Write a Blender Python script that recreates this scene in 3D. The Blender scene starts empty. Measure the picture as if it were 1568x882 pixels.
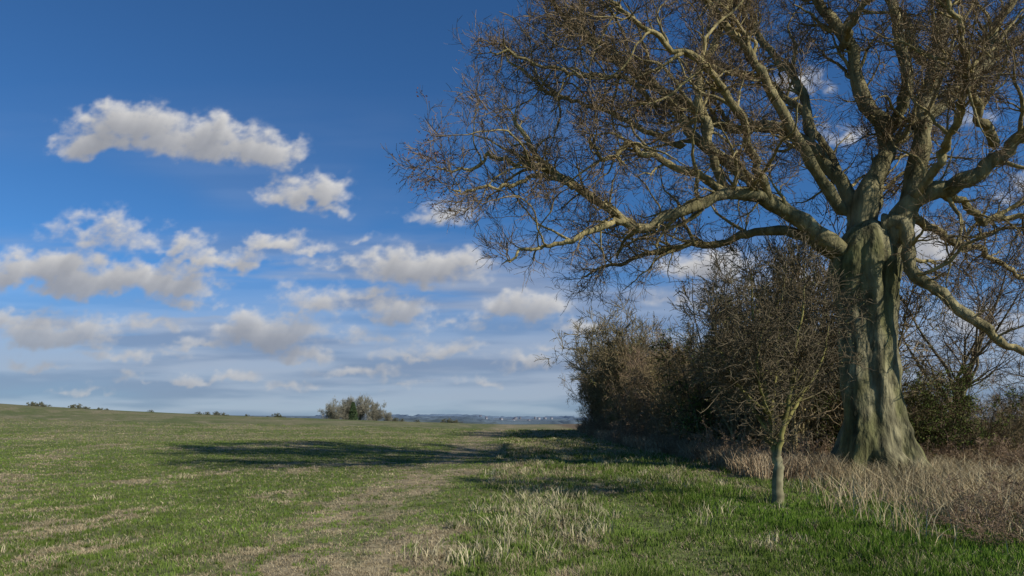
import bpy, math, time
import numpy as np
from mathutils import Vector
T0=time.time()
rng=np.random.default_rng(7)
scene=bpy.context.scene
scene.view_settings.view_transform='Standard'
scene.view_settings.look='None'
scene.view_settings.exposure=0

# ---------------------------------------------------------------- noise
def hash2(ix,iy,seed):
    h=(ix.astype(np.int64)*374761393+iy.astype(np.int64)*668265263+seed*1442695041)&0xffffffff
    h=((h^(h>>13))*1274126177)&0xffffffff
    h=(h^(h>>16))&0xffffffff
    return h/4294967295.0
def vnoise(x,y,seed=0):
    x=np.asarray(x,float);y=np.asarray(y,float)
    ix=np.floor(x);iy=np.floor(y);fx=x-ix;fy=y-iy
    fx=fx*fx*fx*(fx*(fx*6-15)+10);fy=fy*fy*fy*(fy*(fy*6-15)+10)
    a=hash2(ix,iy,seed);b=hash2(ix+1,iy,seed);c=hash2(ix,iy+1,seed);d=hash2(ix+1,iy+1,seed)
    return (a*(1-fx)+b*fx)*(1-fy)+(c*(1-fx)+d*fx)*fy
def fbm(x,y,seed=0,oct=4,gain=0.5):
    s=0;a=1;t=0
    for o in range(oct):
        c,sn=math.cos(o*0.7),math.sin(o*0.7)
        f=2.0**o
        s=s+a*vnoise((x*c-y*sn)*f+o*17.3,(x*sn+y*c)*f+o*9.1,seed+o);t+=a;a*=gain
    return s/t
def sstep(a,b,x):
    t=np.clip((x-a)/(b-a),0,1);return t*t*(3-2*t)
def nrm(v):
    return v/np.maximum(np.linalg.norm(v,axis=-1,keepdims=True),1e-9)

# ---------------------------------------------------------------- terrain height
def height(x,y):
    x=np.asarray(x,float);y=np.asarray(y,float)
    s=np.clip(y/100,0,1)**1.4
    xl=np.clip(-x,0,150)
    base=(1.1+0.021*xl+0.0002*xl*xl)*s
    z=base-15*sstep(108,480,y)
    r=np.hypot(x,y)
    z=z+(36+16*(vnoise(x/900,y/1500,5)-.5))*sstep(1300,4200,r)*np.where(y>0,1,0.2)
    bump=(fbm(x*0.9,y*0.9,11,3)-.5)*0.10*np.exp(-r/60)
    # shallow wheel ruts along the track
    rut=-.035*(np.exp(-((x-2.1)/.22)**2)+np.exp(-((x-.35)/.22)**2))*np.exp(-np.abs(y)/60)
    return z+bump+rut+ (fbm(x*.08,y*.08,12,2)-.5)*.3*sstep(10,40,r)*np.exp(-r/300)
# ---------------------------------------------------------------- dryness map of the field / verge
def dryness(x,y):
    n=fbm(x*1.3,y*.8,21,4); n2=fbm(x*.35+3,y*.12,22,3); n3=fbm(x*.9+7,y*.45,27,4)
    xc=-1.9-0.5*sstep(8,25,y)+1.6*sstep(35,85,y)+.5*(fbm(y*.12,y*0,28,2)-.5)
    w=1.0+1.6*(n2-.4)+0.4*sstep(30,80,y)
    strip=np.exp(-((x-xc)/np.maximum(w,.4))**2)
    strip=np.clip(strip*1.35*sstep(.33,.62,n3)*(.5+n)+.27*strip,0,.92)
    rows=fbm((x+0.3*y)*.5,(y-.3*x)*.12,23,3)
    field=np.where(x<xc,0.15+0.5*sstep(.46,.68,fbm(x*.45,y*.35,24,4))*sstep(.35,.6,n)+.22*sstep(.5,.75,rows),0)
    mid=0.5*np.exp(-((x-.5)/.8)**2)*(0.3+1.2*n)
    track=0.7*np.exp(-((x-2.1-.3*(n2-.5))/.4)**2)*sstep(.3,.6,n3)*sstep(60,8,y)
    right=np.where(x>xc,0.16+.42*sstep(.5,.72,n2)+.25*sstep(.5,.7,n3),0)*(1-.5*sstep(2.5,4,x)*sstep(16,12,y))
    far=0.75*sstep(40,75,y)*sstep(-6,2,x)*(n2*1.5)
    farl=0.5*sstep(.5,.68,fbm(x*.04,y*.09,25,3))*sstep(22,50,y)*(x<xc)
    d=np.maximum.reduce([strip,field,mid,track,right,far,farl])
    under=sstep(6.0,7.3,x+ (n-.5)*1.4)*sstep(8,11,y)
    return np.clip(d,0,1),np.clip(under,0,1)

# ---------------------------------------------------------------- mesh helpers
def make_mesh(name,V,faces,col=None,smooth=False,mat=None,extra=None,link=True):
    me=bpy.data.meshes.new(name)
    V=np.asarray(V,np.float32);me.vertices.add(len(V));me.vertices.foreach_set('co',V.ravel())
    li=[];ls=[];off=0
    for F in faces:
        if len(F)==0: continue
        F=np.asarray(F,np.int32);k=F.shape[1]
        li.append(F.ravel());ls.append(off+np.arange(len(F),dtype=np.int32)*k);off+=F.size
    li=np.concatenate(li);ls=np.concatenate(ls)
    me.loops.add(len(li));me.loops.foreach_set('vertex_index',li)
    me.polygons.add(len(ls));me.polygons.foreach_set('loop_start',ls)
    if smooth: me.polygons.foreach_set('use_smooth',np.ones(len(ls),bool))
    me.update(calc_edges=True)
    if col is not None:
        a=me.attributes.new('col','FLOAT_COLOR','POINT')
        c=np.ones((len(V),4),np.float32);c[:,:col.shape[1]]=col
        a.data.foreach_set('color',c.ravel())
    if extra:
        for k,vv in extra.items():
            a=me.attributes.new(k,'FLOAT','POINT');a.data.foreach_set('value',np.asarray(vv,np.float32))
    if mat: me.materials.append(mat)
    if not link: return me
    ob=bpy.data.objects.new(name,me);scene.collection.objects.link(ob);return ob

def add_obj(name,me,loc=(0,0,0),rot=0,scale=(1,1,1),parent=None):
    ob=bpy.data.objects.new(name,me);scene.collection.objects.link(ob)
    ob.location=loc;ob.rotation_euler=(0,0,rot);ob.scale=scale
    if parent: ob.parent=parent
    return ob
def empty(name,loc=(0,0,0)):
    e=bpy.data.objects.new(name,None);scene.collection.objects.link(e);e.location=loc;return e

# ---------------------------------------------------------------- materials
def attr_mat(name,rough=.8,nscale=6,namt=.35,bump=0,bscale=20,stretch=(1,1,1),spec=.2,simple=False,bdist=.05):
    m=bpy.data.materials.new(name);m.use_nodes=True;nt=m.node_tree;N=nt.nodes;L=nt.links
    bs=N['Principled BSDF'];bs.inputs['Roughness'].default_value=rough
    bs.inputs['Specular IOR Level'].default_value=spec
    if simple:
        N.remove(bs);bs=N.new('ShaderNodeBsdfDiffuse');L.new(bs.outputs[0],N['Material Output'].inputs['Surface'])
    at=N.new('ShaderNodeAttribute');at.attribute_name='col'
    tc=N.new('ShaderNodeTexCoord');mp=N.new('ShaderNodeMapping');mp.inputs['Scale'].default_value=stretch
    L.new(tc.outputs['Object'],mp.inputs[0])
    no=N.new('ShaderNodeTexNoise');no.inputs['Scale'].default_value=nscale;no.inputs['Detail'].default_value=1 if simple else 5
    L.new(mp.outputs[0],no.inputs['Vector'])
    mr=N.new('ShaderNodeMapRange');mr.inputs['From Min'].default_value=.3;mr.inputs['From Max'].default_value=.7
    mr.inputs['To Min'].default_value=1-namt;mr.inputs['To Max'].default_value=1+namt
    L.new(no.outputs['Fac'],mr.inputs['Value'])
    mx=N.new('ShaderNodeVectorMath');mx.operation='SCALE'
    L.new(at.outputs['Color'],mx.inputs[0]);L.new(mr.outputs[0],mx.inputs['Scale'])
    L.new(mx.outputs[0],bs.inputs['Color' if simple else 'Base Color'])
    if bump>0:
        nb=N.new('ShaderNodeTexNoise');nb.inputs['Scale'].default_value=bscale;nb.inputs['Detail'].default_value=6
        L.new(mp.outputs[0],nb.inputs['Vector'])
        b=N.new('ShaderNodeBump');b.inputs['Strength'].default_value=bump;b.inputs['Distance'].default_value=bdist
        L.new(nb.outputs['Fac'],b.inputs['Height']);L.new(b.outputs[0],bs.inputs['Normal'])
    return m
M_bark=attr_mat('beech_bark',.9,5.0,.5,1.0,9,(1,1,.35),bdist=.09)
M_wood=attr_mat('twig_wood',.85,8,.3,simple=True)
M_leaf=attr_mat('leaf_material',.7,3,.3,simple=True)
M_grass=attr_mat('grass_blade',.6,1.2,.25,simple=True)

# ---------------------------------------------------------------- ground sheet
ang_front=np.radians(np.arange(-58,58.01,.25));ang_back=np.radians(np.arange(61,300,3.0))
ang=np.concatenate([ang_front,ang_back]);nA=len(ang)
rad=np.concatenate([[0.3,1,2,3,4,5],5*np.exp(np.arange(1,364)*.02)]);nR=len(rad)
A,R=np.meshgrid(ang,rad)
X=R*np.sin(A);Y=R*np.cos(A);Z=height(X,Y)
d,un=dryness(X,Y)
nz=fbm(X*3,Y*3,31,3)[...,None]
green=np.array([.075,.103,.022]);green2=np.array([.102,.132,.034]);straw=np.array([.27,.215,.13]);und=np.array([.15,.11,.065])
c=green*(1-nz)+green2*nz
c=c*(1-d[...,None])+straw*d[...,None]
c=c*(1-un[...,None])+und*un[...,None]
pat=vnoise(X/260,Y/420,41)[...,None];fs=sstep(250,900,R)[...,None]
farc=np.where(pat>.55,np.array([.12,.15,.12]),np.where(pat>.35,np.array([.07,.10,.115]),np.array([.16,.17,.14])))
haze_blue=np.array([.12,.17,.24]);haze_mix=sstep(700,4000,R)[...,None]*.8  # aerial haze painted into the base colour of far land
farc=farc*(1-haze_mix)+haze_blue*haze_mix
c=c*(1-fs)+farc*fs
V=np.stack([X,Y,Z],-1).reshape(-1,3)
i=np.arange(nR-1)[:,None];j=np.arange(nA)[None,:];j2=(j+1)%nA
F=np.stack([i*nA+j,i*nA+j2,(i+1)*nA+j2,(i+1)*nA+j],-1).reshape(-1,4)[:, ::-1]
Fc=[np.arange(nA)[None,:].astype(np.int32)]
gm=attr_mat('field_soil_and_turf',.95,5,.45,.8,14)
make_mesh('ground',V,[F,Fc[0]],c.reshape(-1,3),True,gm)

# ---------------------------------------------------------------- grass blades
def blades(name,x,y,h,w,col,lean=.5,mat=M_grass,seg=1):
    n=len(x);z=height(x,y)-.01
    a=rng.uniform(0,2*np.pi,n);b=rng.uniform(0,2*np.pi,n)
    wx=np.cos(a)*w*.5;wy=np.sin(a)*w*.5
    lx=np.cos(b)*h*lean*rng.uniform(0,1,n);ly=np.sin(b)*h*lean*rng.uniform(0,1,n)
    if seg==1:
        V=np.stack([np.stack([x-wx,y-wy,z],-1),np.stack([x+wx,y+wy,z],-1),np.stack([x+lx,y+ly,z+h],-1)],1).reshape(-1,3)
        F=np.arange(n*3).reshape(-1,3)
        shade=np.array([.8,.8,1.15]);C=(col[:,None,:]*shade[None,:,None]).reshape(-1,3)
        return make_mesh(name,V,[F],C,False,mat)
    P=[]
    for t,ww in ((0,1),(.5,.85),(.85,.5)):
        px=x+lx*t*t;py=y+ly*t*t;pz=z+h*t*(1-.15*t)
        P+= [np.stack([px-wx*ww,py-wy*ww,pz],-1),np.stack([px+wx*ww,py+wy*ww,pz],-1)]
    P.append(np.stack([x+lx,y+ly,z+h*(.85)],-1))
    V=np.stack(P,1).reshape(-1,3);o=(np.arange(n)*7)[:,None]
    Q=np.concatenate([o+np.array([0,1,3,2]),o+np.array([2,3,5,4])]);Tt=o+np.array([4,5,6])
    C=np.repeat(col,7,axis=0)
    return make_mesh(name,V,[Q,Tt],C,False,mat)
def scatter(n,y0,y1,t0,t1,p=0):
    yy=y0*(y1/y0)**rng.uniform(0,1,n)
    xx=rng.uniform(t0,t1,n)*yy
    return xx,yy
n=560000
x,y=scatter(n,5.5,75,-.95,.95)
cx=np.round(x*5)/5;cy=np.round(y*5)/5
k=rng.uniform(0,1,n)<.45
jx=(hash2(cx*100,cy*100,3)-.5)*.2;jy=(hash2(cx*100,cy*100,4)-.5)*.2
x=np.where(k,cx+jx+rng.normal(0,.03,n),x);y=np.where(k,cy+jy+rng.normal(0,.03,n),y)
d,un=dryness(x,y)
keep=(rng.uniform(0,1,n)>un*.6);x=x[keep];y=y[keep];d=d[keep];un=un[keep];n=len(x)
verge=sstep(-1.0,0.3,x+(fbm(x,y,55,2)-.5))
lush=sstep(2.6,4,x)*sstep(17,12,y)
hh=.035+.035*rng.uniform(0,1,n)+verge*(1-.35*lush)*(.02+.15*np.clip(fbm(x*.9,y*.9,56,3)-.3,0,1)*2*rng.uniform(.4,1.2,n))
tr=np.exp(-((x-2.1)/.45)**2)+np.exp(-((x+2.1)/1.0)**2)*.5
hh*=np.clip(1-.5*tr,.35,1)
isd=rng.uniform(0,1,n)<np.clip(d*1.9*sstep(.32,.62,fbm(x*4,y*3,58,3))+d*.15,0,1)
g1=np.array([.080,.138,.020]);g2=np.array([.155,.195,.048]);s1=np.array([.46,.385,.24]);s2=np.array([.26,.20,.115])
u=rng.uniform(0,1,(n,1));big=fbm(x*.3,y*.3,57,3)[:,None]
gc=(g1*(1-u)+g2*u)*(.75+.6*big);sc=s1*(1-u)+s2*u
gc=gc*(1-lush[:,None])+gc*np.array([.9,1.03,.75])*lush[:,None]
col=np.where(isd[:,None],sc,gc)
hh=np.where(isd,hh*.8,hh)
lean=np.where(isd,1.8,.7)
w=(.006+.0008*y)*rng.uniform(.7,1.4,n)
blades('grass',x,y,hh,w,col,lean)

tx=[];ty=[];th=[]
cs=[(rng.normal(.45,.45),rng.uniform(7.5,15)) for _ in range(95)]+[(rng.uniform(2.8,5.5),rng.uniform(8,24)) for _ in range(40)]+[(rng.uniform(-.6,5.0),rng.uniform(15,50)) for _ in range(120)]+[(rng.uniform(-1,0.5),rng.uniform(7,12)) for _ in range(12)]+[(rng.uniform(-9,-3),rng.uniform(7,20)) for _ in range(14)]
for (a,b) in cs:
    m=int(rng.uniform(20,80));s=rng.uniform(.05,.16)
    tx.append(rng.normal(a,s,m));ty.append(rng.normal(b,s,m));th.append(rng.uniform(.08,.30,m)*rng.uniform(.5,1.1)*(.5 if a<-2 else 1))
tx=np.concatenate(tx);ty=np.concatenate(ty);th=np.concatenate(th);m=len(tx)
u=rng.uniform(0,1,(m,1));col=np.where(rng.uniform(0,1,(m,1))<.65,np.array([.46,.40,.24])*(.6+.6*u),np.array([.13,.17,.045])*(.7+.6*u))
blades('dry_tussock_grass',tx,ty,th,np.full(m,.008)+.0004*ty,col,.8,seg=2)

m=120000
x=rng.uniform(4.4,19,m);y=rng.uniform(6.3,21,m)
edge=x-5.6-1.5*sstep(13,17,y)+(fbm(x*.8,y*.8,61,3)-.5)*2.6
pr=sstep(-.2,.9,edge)*sstep(6.2,7.8,y+(fbm(x*.5,y*.5,66,2)-.5)*2)*(.05+2.6*np.clip(fbm(x*1.1,y*1.1,62,3)-.39,0,1))
k=(rng.uniform(0,1,m)<pr)&(np.hypot(x-9.8,y-18.6)>1.0);x=x[k];y=y[k];m=len(x)
h=rng.uniform(.12,.85,m)*(.45+.9*fbm(x*.7,y*.7,63,2))*(.55+.45*sstep(7,11,y))
u=rng.uniform(0,1,(m,1));big=fbm(x*.9,y*.9,67,2)[:,None];col=(np.array([.58,.49,.29])*(1-u)+np.array([.34,.25,.14])*u)*(.5+.95*big)
blades('tall_dead_grass',x,y,h,rng.uniform(.005,.014,m),col,1.1,seg=2)
m=22000
y=17*(66/17)**rng.uniform(0,1,m);x=6.75+rng.uniform(-.5,1.6,m)+(fbm(y*.3,y*0,64,2)-.5)*1.2
h=rng.uniform(.15,.85,m)
u=rng.uniform(0,1,(m,1));col=(np.array([.46,.37,.23])*(1-u)+np.array([.24,.16,.095])*u)
blades('dead_hedge_bottom_grass',x,y,h,rng.uniform(.010,.020,m)+.0003*y,col,.8,seg=2)

# ---------------------------------------------------------------- branch system
class Wood:
    def __init__(s): s.V=[];s.F=[];s.C=[];s.o=0;s.LV=[];s.LC=[]
    def tube(s,P,Rr,k,colf):
        N,n,_=P.shape
        t=nrm(np.gradient(P,axis=1))
        if k==2:
            a=nrm(np.cross(t,rng.normal(size=(N,1,3))))
            off=a*(Rr*1.3)[:,:,None]
            V=np.stack([P-off,P+off],2).reshape(-1,3)
            base=(np.arange(N)*n*2)[:,None]+(np.arange(n-1)*2)[None,:]
            F=np.stack([base,base+1,base+3,base+2],-1).reshape(-1,4)
        else:
            ref=np.array([.31,.9,.17]);a=nrm(np.cross(t,ref));b=np.cross(t,a)
            th=np.arange(k)*2*np.pi/k
            ring=P[:,:,None,:]+Rr[:,:,None,None]*(np.cos(th)[:,None]*a[:,:,None,:]+np.sin(th)[:,None]*b[:,:,None,:])
            V=ring.reshape(-1,3)
            base=(np.arange(N)*n*k)[:,None,None]+(np.arange(n-1)*k)[None,:,None]
            j=np.arange(k)[None,None,:];j2=(j+1)%k
            F=np.stack([base+j,base+j2,base+k+j2,base+k+j],-1).reshape(-1,4)
        s.V.append(V);s.F.append(F+s.o);s.o+=len(V)
        s.C.append(colf(V,np.repeat(Rr.reshape(-1),k)))
    def leaves(s,P,size,col):
        n=len(P);a=nrm(rng.normal(size=(n,3)));b=nrm(np.cross(a,rng.normal(size=(n,3))))
        sz=size*rng.uniform(.6,1.3,(n,1))
        s.LV.append(np.stack([P-a*sz,P+b*sz*.5,P+a*sz,P-b*sz*.5],1).reshape(-1,3));s.LC.append(np.repeat(col,4,axis=0))
    def mesh(s,name,mw,ml,link=False):
        V=np.concatenate(s.V);C=np.concatenate(s.C);F=np.concatenate(s.F)
        nq=len(F)
        if s.LV:
            LV=np.concatenate(s.LV);LF=np.arange(len(LV)).reshape(-1,4)+len(V)
            V=np.concatenate([V,LV]);C=np.concatenate([C,np.concatenate(s.LC)]);F=np.concatenate([F,LF])
        me=make_mesh(name,V,[F],C,False,mw,link=False)
        me.materials.append(ml)
        mi=np.zeros(len(F),np.int32);mi[nq:]=1;me.polygons.foreach_set('material_index',mi)
        sm=np.zeros(len(F),bool);sm[:nq]=True;me.polygons.foreach_set('use_smooth',sm)
        return me
def grow(S,D,Ln,r0,r1,nseg,wig,up=0.0):
    N=len(S);P=np.zeros((N,nseg+1,3));P[:,0]=S;d=nrm(D)
    for q in range(nseg):
        d=nrm(d+rng.normal(0,wig,(N,3))+np.array([0,0,up]))
        P[:,q+1]=P[:,q]+d*(Ln/nseg)[:,None]
    t=np.linspace(0,1,nseg+1)[None,:]
    return P,r0[:,None]*(1-t)+r1[:,None]*t
def spawn(P,Rr,idx,t,amin,amax,upb=0):
    n=P.shape[1]-1;f=t*n;i0=np.minimum(f.astype(int),n-1);f=(f-i0)[:,None]
    p0=P[idx,i0];p1=P[idx,i0+1];S=p0*(1-f)+p1*f;T=nrm(p1-p0)
    r=Rr[idx,i0]*(1-f[:,0])+Rr[idx,i0+1]*f[:,0]
    q=nrm(np.cross(T,rng.normal(size=(len(idx),3))))
    q=nrm(q+np.array([0,0,upb]))
    a=rng.uniform(amin,amax,len(idx))[:,None]
    return S,nrm(T*np.cos(a)+q*np.sin(a)),r
def smooth_line(pts,n,jag=0):
    pts=np.array(pts,float);m=len(pts)
    P=np.concatenate([[2*pts[0]-pts[1]],pts,[2*pts[-1]-pts[-2]]])
    out=[]
    for s in np.linspace(0,m-1,n):
        i=min(int(s),m-2);f=s-i;a,b,c,d=P[i],P[i+1],P[i+2],P[i+3]
        out.append(.5*((2*b)+(-a+c)*f+(2*a-5*b+4*c-d)*f*f+(-a+3*b-3*c+d)*f**3))
    out=np.array(out)
    if jag: out[1:]+=rng.normal(0,jag,(n-1,3))
    return out

# ---------------------------------------------------------------- the beech
TY=18.6
def at(u,v,dy=0,y0=TY):
    yy=y0+dy;return ((u-784)/1045*yy,yy,1.6+(645-v)/1045*yy)
PX=TY/1045
EX=[-3.2,-2.2,-1.1,-.3,1.2,1.6,3.4,4.6,5.5,7,20];EZ=[7.3,6.7,5.8,5.0,5.3,4.9,4.6,5.0,5.3,4.4,3.0]
def inside(p,m=0):
    zmin=np.interp(p[:,0],EX,EZ)+m
    xmin=np.interp(p[:,2],[5,6,7.5,9,11,13,16,20],[-.5,-1.6,-2.85,-2.8,-2.2,-1.1,1.5,5])+m
    return (p[:,2]>zmin)&(p[:,0]>xmin)
def beech_col(V,r):
    n1=fbm(V[:,0]*1.3+V[:,1],V[:,2]*1.1,71,3)[:,None]
    thick=np.array([.14,.125,.05])*(1-n1)+np.array([.25,.215,.12])*n1
    mid=np.array([.29,.235,.105]);twig=np.array([.20,.145,.082])
    a=sstep(.006,.02,r)[:,None];b=sstep(.05,.16,r)[:,None]
    return ((twig*(1-a)+mid*a)*(1-b)+thick*b)*(.75+.5*n1)
limbs=[
 ([(1325,440,0),(1290,385,-.3),(1235,345,-.6),(1180,318,-.9),(1125,297,-1.2),(1078,305,-1.4),(1030,325,-1.6),(972,340,-1.7),(925,312,-1.8),(880,285,-1.9),(835,255,-2),(805,215,-2),(785,175,-2)],16,3.5),
 ([(972,340,-1.7),(930,352,-1.9),(880,372,-2.1),(835,378,-2.2),(795,385,-2.3),(768,405,-2.3)],7,1.5),
 ([(880,285,-1.9),(830,270,-2.2),(780,285,-2.4),(735,292,-2.6),(690,290,-2.7)],5.5,1.5),
 ([(835,255,-2),(780,240,-2.1),(725,248,-2.2),(660,255,-2.4)],5,1.2),
 ([(1310,400,0),(1230,360,.4),(1160,352,.8),(1110,378,1),(1050,385,1.2),(990,395,1.3),(935,412,1.4),(890,425,1.5)],11,2),
 ([(1290,400,.1),(1200,330,.4),(1120,275,.7),(1060,225,.9),(1010,160,1),(960,100,1.1),(905,60,1.1),(850,40,1.2)],15,3),
 ([(1112,300,-1.2),(1100,240,-1.2),(1085,180,-1.1),(1080,130,-1),(1105,60,-.8),(1125,-20,-.6),(1120,-100,-.5)],10,4),
 ([(1305,400,.2),(1300,310,.6),(1240,225,1),(1180,190,1.3),(1110,188,1.5),(1040,150,1.7),(960,115,1.8),(880,55,2),(830,-10,2)],16,3),
 ([(1325,420,0),(1320,300,.3),(1345,215,.5),(1305,150,.7),(1285,80,.9),(1240,0,1),(1190,-110,1.2),(1150,-200,1.3)],21,5),
 ([(1345,430,0),(1382,300,.1),(1395,200,.2),(1418,100,.2),(1440,0,.2),(1455,-130,.2),(1450,-260,.3)],23,6),
 ([(1345,400,0),(1390,320,-.5),(1445,290,-.9),(1495,262,-1.3),(1532,220,-1.6),(1580,185,-1.8),(1660,130,-2)],21,6),
 ([(1345,350,-.2),(1383,345,-.6),(1388,395,-.9),(1420,435,-1.1),(1465,480,-1.3),(1520,510,-1.5),(1570,537,-1.6),(1640,580,-1.7)],15,5),
 ([(1440,290,-.8),(1490,305,-.6),(1520,335,-.5),(1580,325,-.4),(1650,330,-.3)],9,4),
 ([(1305,330,.6),(1255,250,.2),(1200,150,-.3),(1160,90,-.7),(1110,30,-1),(1050,-40,-1.3),(980,-100,-1.5)],13,3),
 ([(1345,215,.5),(1380,120,-.2),(1360,30,-.7),(1340,-80,-1),(1300,-200,-1)],14,4),
 ([(1395,200,.2),(1470,130,1),(1520,40,1.5),(1580,-60,2),(1640,-150,2.5)],14,4),
 ([(1050,225,.9),(980,215,1.3),(920,180,1.6),(860,160,1.8),(810,120,2),(765,70,2.1)],7,2),
 ([(1180,318,-.9),(1150,230,-1.8),(1130,150,-2.5),(1080,100,-3.1),(1000,60,-3.6),(930,0,-4)],9,3),
 ([(1125,297,-1.2),(1050,260,-1.7),(985,225,-2.2),(940,240,-2.6),(900,210,-3)],8,2),
 ([(1010,160,1),(950,140,.5),(880,120,0),(815,100,-.3),(750,80,-.5)],6,2),
 ([(1240,225,1),(1215,140,2),(1170,60,3),(1120,-30,4),(1080,-110,5)],11,3),
 ([(1330,400,.1),(1348,320,.7),(1375,240,2),(1440,170,3.5),(1500,110,5),(1560,60,6)],14,4),
 ([(1320,400,.1),(1310,320,.7),(1280,240,2),(1220,170,3.6),(1150,120,5),(1080,90,6)],13,4),
 ([(1390,330,-.4),(1440,360,.8),(1500,385,1.8),(1560,420,2.6),(1630,440,3)],9,3),
 ([(1285,80,.9),(1320,20,0),(1370,-60,-1),(1400,-160,-1.6)],10,3),
 ([(1418,100,.2),(1370,20,1),(1330,-70,2),(1310,-160,3)],11,3),
 ([(1440,0,.2),(1500,-80,-.4),(1570,-170,-1)],11,3),
 ([(1240,0,1),(1160,-40,1.4),(1060,-90,1.6),(960,-120,1.8),(880,-110,2)],9,3),
 ([(1532,220,-1.6),(1510,150,-2.4),(1480,70,-3.2),(1450,-20,-4)],9,3),
 ([(1395,315,-.5),(1430,240,-1.7),(1460,160,-2.8),(1500,90,-3.6)],10,3),
]
W=Wood()
NP=36
LP=[];LR=[];LL=[]
for q,(pts,a,b) in enumerate(limbs):
    P=smooth_line([at(*p) for p in pts],NP)
    ln=np.sum(np.linalg.norm(np.diff(P,axis=0),axis=1))
    k=np.linspace(0,1,NP)[:,None]
    wob=np.cumsum(rng.normal(0,.045,(NP,3)),axis=0);wob-=k*wob[-1]
    P=P+wob
    t=np.linspace(0,1,NP);rr=(a*(1-t)**.9+b*t)*PX*.72*(1+.08*rng.normal(size=NP))
    if pts[0][1]>340: rr=rr*(1+.9*np.exp(-t/.08))
    rr[0]*=.15;rr[-1]*=.4
    LP.append(P);LR.append(rr);LL.append(ln)
LP=np.array(LP);LR=np.array(LR);LL=np.array(LL)
W.tube(LP,LR,14,beech_col)
LR[:,-1]/=.4
idx=np.repeat(np.arange(len(LP)),np.maximum((LL*1.25).astype(int),3));t=rng.uniform(.2,.95,len(idx))
S,D,r=spawn(LP,LR,idx,t,.45,1.05,.2)
Lg=rng.uniform(1.3,3.6,len(idx))
r=np.clip(r*rng.uniform(.4,.65,len(r)),.018,.06)
PS,RS=grow(S,D,Lg,r,np.full(len(r),.009),14,.20,.01)
k=inside(PS[:,-1],.5)&inside(PS[:,8],.3);PS=PS[k];RS=RS[k]
W.tube(PS,RS,8,beech_col)
cnt=np.maximum((LL*2.4).astype(int),6)
idx=np.repeat(np.arange(len(LP)),cnt);t=rng.uniform(.12,1,len(idx))**.8
keep=~((t<.22)&(rng.uniform(0,1,len(idx))<.6));idx=idx[keep];t=t[keep]
ie=np.repeat(np.arange(len(LP)),5);idx=np.concatenate([idx,ie]);t=np.concatenate([t,rng.uniform(.84,1,len(ie))])
S,D,r=spawn(LP,LR,idx,t,.4,1.1,.15)
L=rng.uniform(.6,2.0,len(idx))*(1.1-.5*t)
i2=np.repeat(np.arange(len(PS)),5);t2=rng.uniform(.1,1,len(i2))
S2,D2,r2=spawn(PS,RS,i2,t2,.45,1.1,.12)
L2=rng.uniform(.5,1.5,len(i2))*(1.1-.4*t2)
S=np.concatenate([S,S2]);D=np.concatenate([D,D2]);r=np.concatenate([r,r2]);L=np.concatenate([L,L2])
r=np.clip(r*rng.uniform(.3,.6,len(r)),.009,.036)
P1,R1=grow(S,D,L,r,np.full(len(r),.006),9,.23,.0)
k=inside(P1[:,-1],0.05);P1=P1[k];R1=R1[k];L=L[k]
W.tube(P1,R1,5,beech_col)
n1=len(P1);idx=np.repeat(np.arange(n1),7);t=rng.uniform(.15,1,len(idx))
S,D,r=spawn(P1,R1,idx,t,.4,1.05,.12)
L=rng.uniform(.3,.95,len(idx))*np.clip(L[idx]/1.4,.5,1.15)
P2,R2=grow(S,D,L,np.clip(r*.55,.0055,.015),np.full(len(r),.004),5,.22,.01)
k=inside(P2[:,-1],-.3);P2=P2[k];R2=R2[k]
W.tube(P2,R2,3,beech_col)
n2=len(P2);idx=np.repeat(np.arange(n2),4);t=rng.uniform(.2,1,len(idx))
S,D,r=spawn(P2,R2,idx,t,.35,.85,.1)
P3,R3=grow(S,D,rng.uniform(.15,.48,len(idx)),np.full(len(r),.0048),np.full(len(r),.003),3,.18,.03)
W.tube(P3,R3,2,beech_col)
n3=len(P3);idx=np.arange(n3);t=rng.uniform(.3,1,len(idx))
S,D,r=spawn(P3,R3,idx,t,.35,.8,.1)
P4,R4=grow(S,D,rng.uniform(.08,.26,len(idx)),np.full(len(r),.004),np.full(len(r),.0028),2,.15,.03)
W.tube(P4,R4,2,beech_col)
tips=P3[:,-1]
k=((tips[:,0]<-1.6)&(tips[:,2]<9.6)&(rng.uniform(0,1,len(tips))<.35)|(rng.uniform(0,1,len(tips))<.008))&(tips[:,0]>-2.95)
tp=np.repeat(tips[k],3,axis=0)+rng.normal(0,.04,(k.sum()*3,3))
W.leaves(tp,.030,np.array([.20,.085,.04])*rng.uniform(.6,1.3,(len(tp),1)))
me=W.mesh('beech_branches',M_bark,M_leaf)
# trunk
tr=[(1337,756,92),(1337,744,84),(1337,730,70),(1338,705,58),(1338,675,49),(1336,640,42.5),(1330,600,39.5),(1326,560,39),(1323,500,40),(1321,450,43),(1320,410,47),(1322,385,45),(1326,360,34),(1330,342,16),(1331,338,3)]
tp=np.array([[*at(u,v),r*PX] for u,v,r in tr])
nr=170;CL=smooth_line(tp[:,:3],nr);RR=np.interp(np.linspace(0,len(tr)-1,nr),np.arange(len(tr)),tp[:,3])
ks=200;th=np.linspace(0,2*np.pi,ks,endpoint=False)[None,:]
zz=CL[:,2:3];zb=height(9.83,18.6)
flare=np.exp(-np.clip(zz-zb,0,9)/.75)
ph=1.1*np.sin(zz*.5)
lob=.10*np.cos(3*th+ph+.6)+.07*np.cos(5*th-1.0*ph+2)+.045*np.cos(9*th+zz*.35)+.03*np.cos(15*th-zz*.5)*(.4+flare)
roots=.34*np.abs(np.cos(5.5*th+.4+.3*np.sin(zz)))**1.7+.15*np.cos(8*th+1)-.10
ct_,st_=np.cos(th),np.sin(th)
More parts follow.
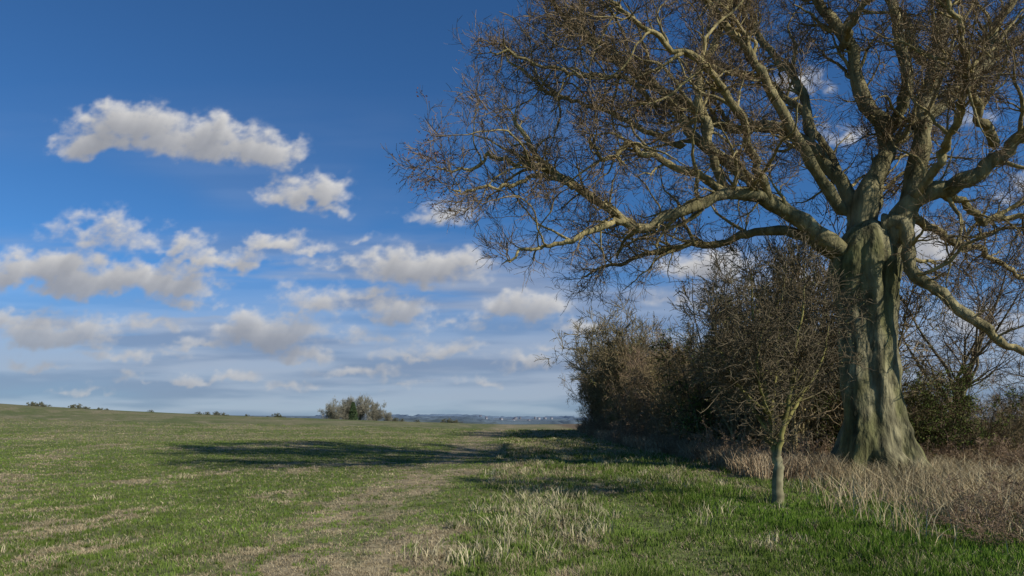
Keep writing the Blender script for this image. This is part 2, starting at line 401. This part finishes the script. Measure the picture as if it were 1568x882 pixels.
lump=(fbm(ct_*1.6+5+0*zz,st_*1.6+zz*.9,83,4)-.5)*.26+(fbm(ct_*4+5+zz*.3,st_*4+zz*1.6,86,3)-.5)*(.11+.14*flare)
for bt,bz,bs_,bh in ((-.9,1.2,.25,.14),(-1.9,2.2,.3,.09),(-1.2,3.6,.22,.10),(-2.3,1.0,.3,.12),(-.4,2.9,.25,.08),(-1.6,5.0,.35,.09),(-1.4,.5,.2,.12),(-.5,.7,.22,.12)):
    dth=np.angle(np.exp(1j*(th-bt)));lump=lump+bh*np.exp(-(dth/.32)**2-((zz-zb-bz)/bs_)**2)
Rt=RR[:,None]*(1+lob+flare*roots+lump)
Vt=np.stack([CL[:,0:1]+Rt*ct_,CL[:,1:2]+Rt*st_,np.broadcast_to(zz,Rt.shape)],-1)
ii=np.arange(nr-1)[:,None];jj=np.arange(ks)[None,:];j2=(jj+1)%ks
Ft=np.stack([ii*ks+jj,ii*ks+j2,(ii+1)*ks+j2,(ii+1)*ks+jj],-1).reshape(-1,4)
Vt=Vt.reshape(-1,3);aa_=np.arctan2(Vt[:,1]-18.6,Vt[:,0]-9.7);n1_=fbm(aa_*1.6,Vt[:,2]*.9,84,5)[:,None];n2_=fbm(Vt[:,0]*6,Vt[:,2]*3,85,3)[:,None];n3_=fbm(aa_*7,Vt[:,2]*.9,87,5)[:,None]
ct=np.array([.13,.125,.05])*(1-sstep(.3,.7,n1_))+np.array([.225,.20,.11])*sstep(.3,.7,n1_)
ct=ct*(1-.5*sstep(.5,.7,n3_))*(.65+.7*n2_)
beech=empty('beech_tree',(0,0,0))
ob=make_mesh('trunk',Vt,[Ft],ct,True,M_bark);ob.parent=beech
add_obj('branches',me,parent=beech)

# ---------------------------------------------------------------- generic bare shrubs / trees
def shrub(name,stems=11,H=5.0,spread=.45,k=(11,7,4),twr=.006,wood=(.11,.085,.05),tw=(.085,.06,.04),leaf=0,leafcol=(.06,.07,.025),leafsize=.05,base=.35,trunk=0,low=.12,wig=.16):
    w=Wood();wood=np.array(wood);tw=np.array(tw)
    cf=lambda V,r:(tw*(1-sstep(.01,.04,r)[:,None])+wood*sstep(.01,.04,r)[:,None])*(.7+.6*fbm(V[:,0]*2+V[:,1],V[:,2]*2,91,2)[:,None])
    S=np.stack([rng.normal(0,base,stems),rng.normal(0,base,stems),np.full(stems,-.15+trunk)],-1)
    a=rng.uniform(0,2*np.pi,stems);ti=rng.uniform(.05,spread,stems)
    D=np.stack([np.cos(a)*np.sin(ti),np.sin(a)*np.sin(ti),np.cos(ti)],-1)
    L=(H-trunk)*rng.uniform(.6,1.08,stems)
    if trunk>0:
        S[:,:2]*=.2
        P,R=grow(np.array([[0,0,-.2]]),np.array([[0,0,1.]]),np.array([trunk+.3]),np.array([H*.035]),np.array([H*.028]),6,.03);w.tube(P,R,9,cf)
    P0,R0=grow(S,D,L,np.full(stems,.009*H),np.full(stems,.008),10,wig,.03);w.tube(P0,R0,6,cf)
    i=np.repeat(np.arange(stems),k[0]);t=rng.uniform(low,1,len(i))
    S,D,r=spawn(P0,R0,i,t,.45,1.2,.1);L=H*.30*rng.uniform(.4,1,len(i))*(1.15-.6*t)
    P1,R1=grow(S,D,L,np.clip(r*.6,.008,.05),np.full(len(i),.007),6,.2,.03);w.tube(P1,R1,3,cf)
    i=np.repeat(np.arange(len(P1)),k[1]);t=rng.uniform(.15,1,len(i))
    S,D,r=spawn(P1,R1,i,t,.4,1.1,.1);P2,R2=grow(S,D,H*.1*rng.uniform(.5,1.3,len(i)),np.full(len(i),twr*1.3),np.full(len(i),twr*.8),3,.2,.03);w.tube(P2,R2,2,cf)
    i=np.repeat(np.arange(len(P2)),k[2]);t=rng.uniform(.2,1,len(i))
    S,D,r=spawn(P2,R2,i,t,.4,1.1,.1);P3,R3=grow(S,D,H*.045*rng.uniform(.5,1.4,len(i)),np.full(len(i),twr),np.full(len(i),twr*.6),2,.2,.03);w.tube(P3,R3,2,cf)
    if leaf>0:
        q=P3.reshape(-1,3)[rng.integers(0,P3.shape[0]*P3.shape[1],leaf)]+rng.normal(0,.05,(leaf,3))
        lum=.5+1.0*fbm(q[:,0]*.9+q[:,1],q[:,2]*.9,93,3)[:,None]
        w.leaves(q,leafsize,np.array(leafcol)*lum*rng.uniform(.6,1.4,(leaf,1)))
    return w.mesh(name,M_wood,M_leaf)
SH=[shrub('hawthorn_mesh_a',leaf=3200,leafcol=(.19,.16,.065),wood=(.27,.22,.11),tw=(.22,.165,.095),leafsize=.028),
    shrub('hawthorn_mesh_b',leaf=2400,leafcol=(.21,.175,.07),wood=(.32,.28,.12),tw=(.235,.18,.10),leafsize=.028),
    shrub('blackthorn_mesh',k=(10,6,4),leaf=1500,leafcol=(.19,.12,.06),wood=(.26,.19,.12),tw=(.23,.16,.105),leafsize=.028),
    shrub('ivy_bush_mesh',k=(10,6,3),leaf=8500,leafcol=(.105,.13,.035),wood=(.18,.16,.08),leafsize=.045),
    shrub('elder_mesh',k=(10,6,4),leaf=2400,leafcol=(.20,.20,.06),wood=(.32,.29,.12),tw=(.24,.20,.11),spread=.6,leafsize=.036)]
BR=shrub('bramble_mesh',stems=20,H=1.6,spread=1.1,k=(8,5,3),twr=.005,wood=(.24,.17,.10),tw=(.26,.185,.12),leaf=1200,leafcol=(.22,.16,.08),leafsize=.026,base=.6)
hedge=empty('hedgerow')
def gz(x,y): return float(height(np.array(x),np.array(y)))
hi=0
for y in np.arange(22,67,1.75):
    if y<29: H=7.0+rng.uniform(-.8,1.3)
    elif y<34: H=5.8+rng.uniform(-.8,.8)
    elif y<46: H=5.3+rng.uniform(-.8,.8)
    elif y<56: H=8.0+rng.uniform(-1.6,1.0)
    else: H=7.4+rng.uniform(-1.4,.8)
    for row,xx in enumerate((8.6,10.9)):
        v=int(rng.choice([0,1,2,3,4],p=[.26,.24,.21,.12,.17]))
        x=xx+rng.uniform(-.6,.4)+(.5 if y<26 else 0);yy=y+rng.uniform(-.4,.4)
        s=H/5*(1 if row==0 else .95)
        add_obj('shrub_%d'%hi,SH[v],(x,yy,gz(x,yy)-.05),rng.uniform(0,6.28),(min(s,1.25),min(s,1.25),s),hedge);hi+=1
for y in np.arange(20,66,1.9):
    x=7.3+rng.uniform(-.4,.6);s=rng.uniform(.6,1.15)
    add_obj('bramble_%d'%hi,BR,(x,y,gz(x,y)),rng.uniform(0,6.28),(s,s,s),hedge);hi+=1
thick=empty('woodland_edge_scrub')
for q in range(30):
    x=rng.uniform(10.5,34);y=rng.uniform(21.5,34)+.1*x
    if q<9: x=11.5+q*1.3;y=21.5+rng.uniform(0,2)
    s=rng.uniform(.4,.8);v=int(rng.choice([0,1,2,3,4],p=[.15,.15,.3,.25,.15]))
    if q in (1,2): v=3;s=.62
    add_obj('shrub_%d'%q,SH[v],(x,y,gz(x,y)-.05),rng.uniform(0,6.28),(s*1.1,s*1.1,s),thick)
for q in range(46):
    x=rng.uniform(8.8,21);y=rng.uniform(16.5,22)
    if math.hypot(x-9.8,y-18.6)<2.0: continue
    s=rng.uniform(.35,.85);add_obj('bramble_%d'%q,BR,(x,y,gz(x,y)),rng.uniform(0,6.28),(s*1.2,s*1.2,s),thick)
for q,(x,y,s) in enumerate(((6.7,9.6,.33),(7.6,10.4,.4),(6.3,8.7,.25),(8.6,11.6,.45))):
    add_obj('low_bramble_%d'%q,BR,(x,y,gz(x,y)),rng.uniform(0,6.28),(s*1.5,s*1.5,s),thick)
BT=[shrub('bare_tree_mesh_a',stems=9,H=10,spread=.75,k=(12,7,4),twr=.007,trunk=2.0,base=.3,wood=(.24,.20,.12),tw=(.17,.13,.085)),
    shrub('bare_tree_mesh_b',stems=7,H=9,spread=.6,k=(12,7,4),twr=.007,trunk=1.6,base=.3,wood=(.26,.22,.12),tw=(.18,.14,.085)),
    shrub('bare_tree_mesh_c',stems=11,H=9,spread=.7,k=(13,8,4),twr=.012,trunk=1.6,base=.3,wood=(.26,.23,.12),tw=(.20,.165,.09),leaf=2600,leafcol=(.19,.17,.07),leafsize=.045)]
for x,y,s,v in ((17.5,27,.9,0),(24,30,1.0,1),(13.6,30,.75,1),(21,24,.62,0),(29,28,.9,0),(10.2,26.5,.9,1),(8.3,50,1.12,2),(8.9,54,1.05,2),(9.6,38,.72,2),(7.6,62,.85,2)):
    add_obj('bare_ash_tree',BT[v],(x,y,gz(x,y)-.1),rng.uniform(0,6.28),(s,s,s))
# small hawthorn in front of the hedge
w=Wood()
hc=lambda V,r:(np.array([.15,.12,.075])*(1-sstep(.008,.02,r)[:,None])+np.array([.24,.215,.075])*sstep(.008,.02,r)[:,None])*(.45+.9*fbm(V[:,0]*9+V[:,1]*5,V[:,2]*5,95,4)[:,None])*(1+(V[:,2:3]<1.05)*(r[:,None]>.05)*np.array([.15,.15,.9]))
HY=12.9;hs=[([(1191,784,0),(1190,750,0),(1192,715,.02),(1187,690,.05),(1180,640,.1),(1168,580,.2),(1155,500,.3),(1150,420,.4)],10,1.2),
 ([(1189,700,0),(1203,640,-.1),(1213,580,-.15),(1218,530,-.2),(1230,470,-.2),(1232,400,-.1)],6,1.2),
 ([(1188,680,0),(1150,620,.3),(1125,560,.5),(1112,490,.6),(1105,440,.8)],4,1.2),
 ([(1192,670,0),(1225,610,.5),(1255,560,.8),(1268,500,.9),(1262,450,1)],4,1.2),
 ([(1180,640,.1),(1190,560,.8),(1195,480,1.2),(1205,400,1.4)],4,1.2),
 ([(1185,650,.1),(1165,600,-.6),(1160,540,-.9),(1180,470,-1.1)],3.5,1.2),
 ([(1184,640,.1),(1130,590,-.3),(1100,530,-.5),(1090,480,-.5)],3.5,1.2)]
NH=40
HP=np.array([smooth_line([at(*p,y0=HY) for p in pts],NH,.008) for pts,a,b in hs]);tt=np.linspace(0,1,NH)
HR=np.array([(a*(1-tt)**1.2+b*tt)*.75*HY/1045 for _,a,b in hs]);HR[0,:]=np.interp(tt,[0,.06,.2,.4,.5,1],[12,9,8.2,7,4,1.2])*HY/1045*(1+.07*rng.normal(size=NH))
w.tube(HP,HR,12,hc)
i=np.repeat(np.arange(7),46);t=rng.uniform(.22,1,len(i));t[i==0]=rng.uniform(.42,1,(i==0).sum())
S,D,r=spawn(HP,HR,i,t,.5,1.4,.0);P1,R1=grow(S,D,rng.uniform(.4,1.1,len(i)),np.clip(r*.5,.006,.018),np.full(len(i),.004),7,.25,.0);w.tube(P1,R1,4,hc)
i=np.repeat(np.arange(len(P1)),9);t=rng.uniform(.1,1,len(i));S,D,r=spawn(P1,R1,i,t,.5,1.2,.05);P2,R2=grow(S,D,rng.uniform(.15,.5,len(i)),np.full(len(i),.0045),np.full(len(i),.003),4,.2,.0);w.tube(P2,R2,2,hc)
i=np.repeat(np.arange(len(P2)),4);t=rng.uniform(.1,1,len(i));S,D,r=spawn(P2,R2,i,t,.5,1.2,.05);P3,R3=grow(S,D,rng.uniform(.05,.2,len(i)),np.full(len(i),.0038),np.full(len(i),.0024),2,.2,.0);w.tube(P3,R3,2,hc)
q=P3[:,-1][rng.integers(0,len(P3),3500)];w.leaves(q,.016,np.array([.17,.16,.06])*rng.uniform(.6,1.4,(3500,1)))
add_obj('hawthorn_tree',w.mesh('hawthorn_tree',M_wood,M_leaf))

# ---------------------------------------------------------------- distant trees on the brow
far_tree=shrub('field_tree_mesh',stems=16,H=9,spread=1.0,k=(13,9,5),twr=.017,trunk=1.4,base=.4,wood=(.22,.21,.15),tw=(.24,.22,.16),leaf=400,leafcol=(.20,.20,.12),leafsize=.08)
grp=empty('distant_tree_group')
for q,(u,top,yy,s) in enumerate(((512,612,178,.95),(530,604,186,1.05),(551,600,185,1.15),(573,611,180,.9),(594,628,178,.5))):
    x=(u-784)/1045*yy;H=8.6*s;z=1.6+(645-top)/1045*yy-H
    add_obj('bare_tree_%d'%q,far_tree,(x,yy,min(z,gz(x,yy))),q*1.3,(s*.8,s*.8,s),grp)
ev=Wood();cf=lambda V,r:np.tile(np.array([.05,.045,.03]),(len(V),1))
P,R=grow(np.array([[0,0,0.]]),np.array([[0,0,1.]]),np.array([6.]),np.array([.15]),np.array([.03]),6,.01);ev.tube(P,R,6,cf)
m=5000;tz=rng.uniform(0.3,6.2,m);ra=1.4*np.sqrt(np.clip(1-(tz/6.3),0,1))*np.sqrt(rng.uniform(.2,1,m))*(.8+.4*rng.uniform(0,1,m));a=rng.uniform(0,6.28,m)
ev.leaves(np.stack([ra*np.cos(a),ra*np.sin(a),tz],-1),.14,np.array([.07,.10,.045])*rng.uniform(.6,1.4,(m,1)))
yy=172;x=(541-784)/1045*yy;add_obj('evergreen_holly_tree',ev.mesh('holly',M_wood,M_leaf),(x,yy,min(gz(x,yy),1.6+(645-616)/1045*yy-6.2)),0,(1,1,1),grp)
bush=empty('distant_field_hedge')
fb=shrub('field_hedge_mesh',stems=12,H=2.2,spread=1.1,k=(9,6,3),twr=.016,base=.5,leaf=1600,leafcol=(.11,.13,.06),wood=(.17,.15,.10),tw=(.17,.15,.10),leafsize=.06)
q=0
for u,s in ((52,.7),(66,.75),(112,.6),(122,.75),(130,.45),(150,.4),(165,.35),(232,.4),(305,.45),(318,.5),(330,.6),(343,.5),(378,.4),(425,.65),(431,.45),(604,.6),(615,.5),(688,.75),(700,.6),(640,.4)):
    yy=118+rng.uniform(-2,3);x=(u-784)/1045*yy
    add_obj('bush_%d'%q,fb,(x,yy,gz(x,yy)-.15),rng.uniform(0,6),(s*1.3,s,s*.8),bush);q+=1
BV=[];BF=[];BC=[];o=0
for q in range(34):
    yb=rng.uniform(1500,3900);xb=rng.uniform(-.3,.32)*yb;Lb=rng.uniform(90,420);n_=int(Lb/5)
    s_=np.linspace(-1,1,n_);px=xb+s_*Lb/2;py=yb+20*np.sin(s_*3+q)
    tp_=(6+7*fbm(px/14,py*0+q,121,3))*np.clip((1-np.abs(s_))*6,0,1)
    g0=height(px,py)
    rows=[np.stack([px,py-14,g0-1],-1),np.stack([px,py-11,g0+tp_*.7],-1),np.stack([px,py-3,g0+tp_],-1),np.stack([px,py+10,g0+tp_*.8],-1),np.stack([px,py+14,g0-1],-1)]
    BV+=rows
    for r_ in range(4):
        a_=o+r_*n_+np.arange(n_-1);BF.append(np.stack([a_,a_+1,a_+n_+1,a_+n_],-1))
    f=float(sstep(600,3600,yb));cb=(np.array([.07,.085,.075])*(1-f)+np.array([.115,.16,.225])*f)  # belts turn bluer with distance: haze painted into their colour
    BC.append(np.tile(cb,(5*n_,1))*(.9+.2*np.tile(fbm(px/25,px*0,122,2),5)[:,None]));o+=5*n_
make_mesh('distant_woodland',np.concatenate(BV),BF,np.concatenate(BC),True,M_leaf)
VV=[];QF=[];TF=[];VC=[];o=0
for q in range(16):
    yv=rng.uniform(2300,3000);ux=rng.uniform(720,850);xv=(ux-784)/1045*yv;zv=gz(xv,yv);L_,Wd,Hh,Rh=rng.uniform(7,13),7,rng.uniform(4,6),rng.uniform(2.5,3.5);a=rng.uniform(-.6,.6)
    pts=[(-L_,-Wd,-2),(L_,-Wd,-2),(L_,Wd,-2),(-L_,Wd,-2),(-L_,-Wd,Hh),(L_,-Wd,Hh),(L_,Wd,Hh),(-L_,Wd,Hh)]
    rp=[(-L_,-Wd,Hh+.01),(L_,-Wd,Hh+.01),(L_,Wd,Hh+.01),(-L_,Wd,Hh+.01),(-L_,0,Hh+Rh),(L_,0,Hh+Rh)]
    rt=lambda p:(xv+(p[0]*math.cos(a)-p[1]*math.sin(a))*.5,yv+(p[0]*math.sin(a)+p[1]*math.cos(a))*.5,zv+p[2]+1)
    VV+=[rt(p) for p in pts+rp];wc=rng.choice([.2,.26,.32]);VC+=[(wc,wc*1.0,wc*1.05)]*8+[(.15,.15,.18)]*6
    QF+=[[o,o+1,o+5,o+4],[o+1,o+2,o+6,o+5],[o+2,o+3,o+7,o+6],[o+3,o,o+4,o+7],[o+8,o+9,o+13,o+12],[o+10,o+11,o+12,o+13]];TF+=[[o+9,o+10,o+13],[o+11,o+8,o+12]];o+=14
make_mesh('distant_village',np.array(VV),[np.array(QF),np.array(TF)],np.array(VC),False,attr_mat('rendered_wall_and_slate',.8,.1,.1))

# ---------------------------------------------------------------- clouds on a sky dome sector
az=np.radians(np.linspace(-56,56,1150));el=np.radians(np.linspace(-.6,44,470))
AZ,EL=np.meshgrid(az,el)
U=784+1045*np.tan(AZ);Vv=645-1045*np.tan(EL)/np.cos(AZ)
cl=[(205,200,95,42,1),(150,222,58,30,.9),(300,215,75,38,.9),(355,232,70,30,.9),(405,240,42,34,.85),(325,190,22,20,.7),
(462,298,58,26,.85),(510,318,28,14,.5),(165,360,72,30,.62),(275,378,34,18,.5),(410,376,44,18,.7),(465,385,32,12,.4),
(95,418,85,34,.95),(165,430,100,36,1),(255,440,65,32,.9),(275,463,48,14,.6),(330,405,80,20,.7),(30,425,40,20,.7),
(650,420,95,32,.9),(615,410,40,30,.7),(700,408,40,24,.7),(545,412,65,14,.45),(612,482,50,28,.85),(805,475,58,30,.85),(880,498,44,16,.6),(780,487,50,12,.5),
(80,512,85,34,.95),(110,505,50,26,.8),(10,500,50,26,.8),(415,515,85,34,.95),(385,500,40,24,.8),(460,547,44,15,.75),(482,470,44,30,.6),(455,485,40,14,.4),
(675,536,54,16,.65),(620,548,40,10,.55),(685,333,46,22,.45),(548,365,16,12,.4),(1095,420,55,34,.8),(1060,455,60,24,.5),(1200,440,60,30,.5),(1415,385,50,44,.7),(1225,125,34,18,.4),(1290,210,40,18,.3),
(190,545,64,13,.6),(205,577,28,8,.6),(295,578,28,9,.6),(355,580,34,10,.6),(540,573,50,12,.6),(810,557,50,13,.5),(690,500,50,12,.35),(560,520,60,14,.4),(1500,500,70,30,.5),(1480,180,40,20,.3),(-80,430,80,40,.8),(-150,300,90,40,.8),(1650,300,90,50,.7),(1700,480,90,40,.7),
(60,560,40,9,.5),(440,590,36,8,.5),(740,585,40,8,.45),(120,595,44,8,.45),(620,590,30,7,.45),(310,530,60,12,.5),(230,500,46,12,.45),(560,455,40,10,.4),(860,530,36,10,.4)]
wu=U+46*(fbm(U/70,Vv/50,101,4)-.5)+20*(fbm(U/16,Vv/14,102,3)-.5)
wv=Vv+34*(fbm(U/60,Vv/45,103,4)-.5)+16*(fbm(U/15,Vv/13,104,3)-.5)
D_=np.full(U.shape,-1.0)
for a,b,ra,rb,s in cl:
    dy=(wv-b)/rb;dy=np.where(dy>0,dy*1.7,dy);q=np.sqrt(((wu-a)/ra/1.16)**2+dy**2)
    D_=np.maximum(D_,(1.2-q)*s)
det=fbm(U/26,Vv/18,105,5,.58)
dens=D_+(det-.5)*1.15
alpha=sstep(-.14,.75,dens)*np.clip(D_*2.2+.75,0,1)
body=np.clip(dens,0,1)
sh=np.zeros_like(body);wsum=0
for s_ in range(1,13):
    dr=int(s_*1.9);dc=int(s_*1.0)
    q=np.zeros_like(body);q[:-dr,:-dc]=body[dr:,dc:];w_=1-.03*s_;sh+=q*w_;wsum+=w_
sh/=wsum
lit=np.exp(-2.3*sh)  # sunlit and self-shadowed cloud parts, baked into the emission colour
top=np.array([.70,.69,.68]);bot=np.array([.24,.26,.31])
lowf=sstep(380,620,Vv)
col=top*lit[...,None]+bot*(1-lit[...,None])
col=col*(1-.12*lowf[...,None])*(.9+.2*det[...,None])
ve=fbm(U/330+3,Vv/42,111,5,.55);veil=sstep(.34,.66,ve)*sstep(320,450,Vv)*(.95-.2*sstep(500,1000,U))*.85
veil=np.maximum(veil,.93*sstep(380,570,Vv)*(.8+.2*ve))
veil=np.maximum(veil,.14*sstep(.5,.8,fbm(U/500+9,Vv/160,112,4))*sstep(100,300,Vv))
k_=sstep(.3,.7,fbm(U/200,Vv/20,113,5))[...,None]
vcol=np.array([.225,.275,.39])*(1-k_)+np.array([.37,.415,.51])*k_
a2=alpha*(1-.35*lowf)
at_=a2+veil*(1-a2)
cc=(col*a2[...,None]+vcol*(veil*(1-a2))[...,None])/np.maximum(at_,1e-4)[...,None]
Rd=9000
P=np.stack([Rd*np.cos(EL)*np.sin(AZ),Rd*np.cos(EL)*np.cos(AZ),Rd*np.sin(EL)],-1).reshape(-1,3)
na=len(az);ne=len(el);i=np.arange(ne-1)[:,None];j=np.arange(na-1)[None,:]
F=np.stack([i*na+j,i*na+j+1,(i+1)*na+j+1,(i+1)*na+j],-1).reshape(-1,4)
am=at_.ravel();F=F[(am[F].max(axis=1)>.004)]
cm=bpy.data.materials.new('cloud_layer');cm.use_nodes=True;nt=cm.node_tree;N=nt.nodes;Lk=nt.links
N.remove(N['Principled BSDF'])
aa=N.new('ShaderNodeAttribute');aa.attribute_name='col';af=N.new('ShaderNodeAttribute');af.attribute_name='dens'
em=N.new('ShaderNodeEmission');tb=N.new('ShaderNodeBsdfTransparent');mx=N.new('ShaderNodeMixShader')
cm.cycles.emission_sampling='NONE'
Lk.new(aa.outputs['Color'],em.inputs['Color']);Lk.new(af.outputs['Fac'],mx.inputs[0]);Lk.new(tb.outputs[0],mx.inputs[1]);Lk.new(em.outputs[0],mx.inputs[2]);Lk.new(mx.outputs[0],N['Material Output'].inputs['Surface'])
make_mesh('sky_clouds',P,[F],cc.reshape(-1,3),True,cm,{'dens':at_.ravel()})

# ---------------------------------------------------------------- sky, sun, camera
elv=math.radians(33);hx,hy=.80,-.60
world=bpy.data.worlds.new('World');scene.world=world;world.use_nodes=True
nt=world.node_tree;N=nt.nodes;Lk=nt.links
sky=N.new('ShaderNodeTexSky');sky.sky_type='NISHITA';sky.sun_disc=False;sky.sun_elevation=elv;sky.sun_rotation=math.atan2(hx,hy)
sky.ozone_density=4.0;sky.air_density=.8;sky.dust_density=.2;sky.altitude=200
tn=N.new('ShaderNodeVectorMath');tn.operation='MULTIPLY';tn.inputs[1].default_value=(.52,.94,1.24)
bg=N['Background'];Lk.new(sky.outputs[0],tn.inputs[0]);Lk.new(tn.outputs[0],bg.inputs['Color']);bg.inputs['Strength'].default_value=.085
sd=bpy.data.lights.new('sun','SUN');sd.energy=4.6;sd.angle=math.radians(.5);sd.color=(1,.945,.85)
so=bpy.data.objects.new('sun',sd);scene.collection.objects.link(so)
sv=Vector((hx*math.cos(elv),hy*math.cos(elv),math.sin(elv)));so.rotation_euler=sv.to_track_quat('Z','Y').to_euler();so.location=(40,-30,40)
cd=bpy.data.cameras.new('camera');cd.lens=24;cd.sensor_width=36;cd.shift_y=.130;cd.clip_end=30000;cd.clip_start=.05
co=bpy.data.objects.new('camera',cd);scene.collection.objects.link(co);co.location=(0,0,1.6);co.rotation_euler=(math.radians(90),0,0)
scene.camera=co
print('built in',time.time()-T0)
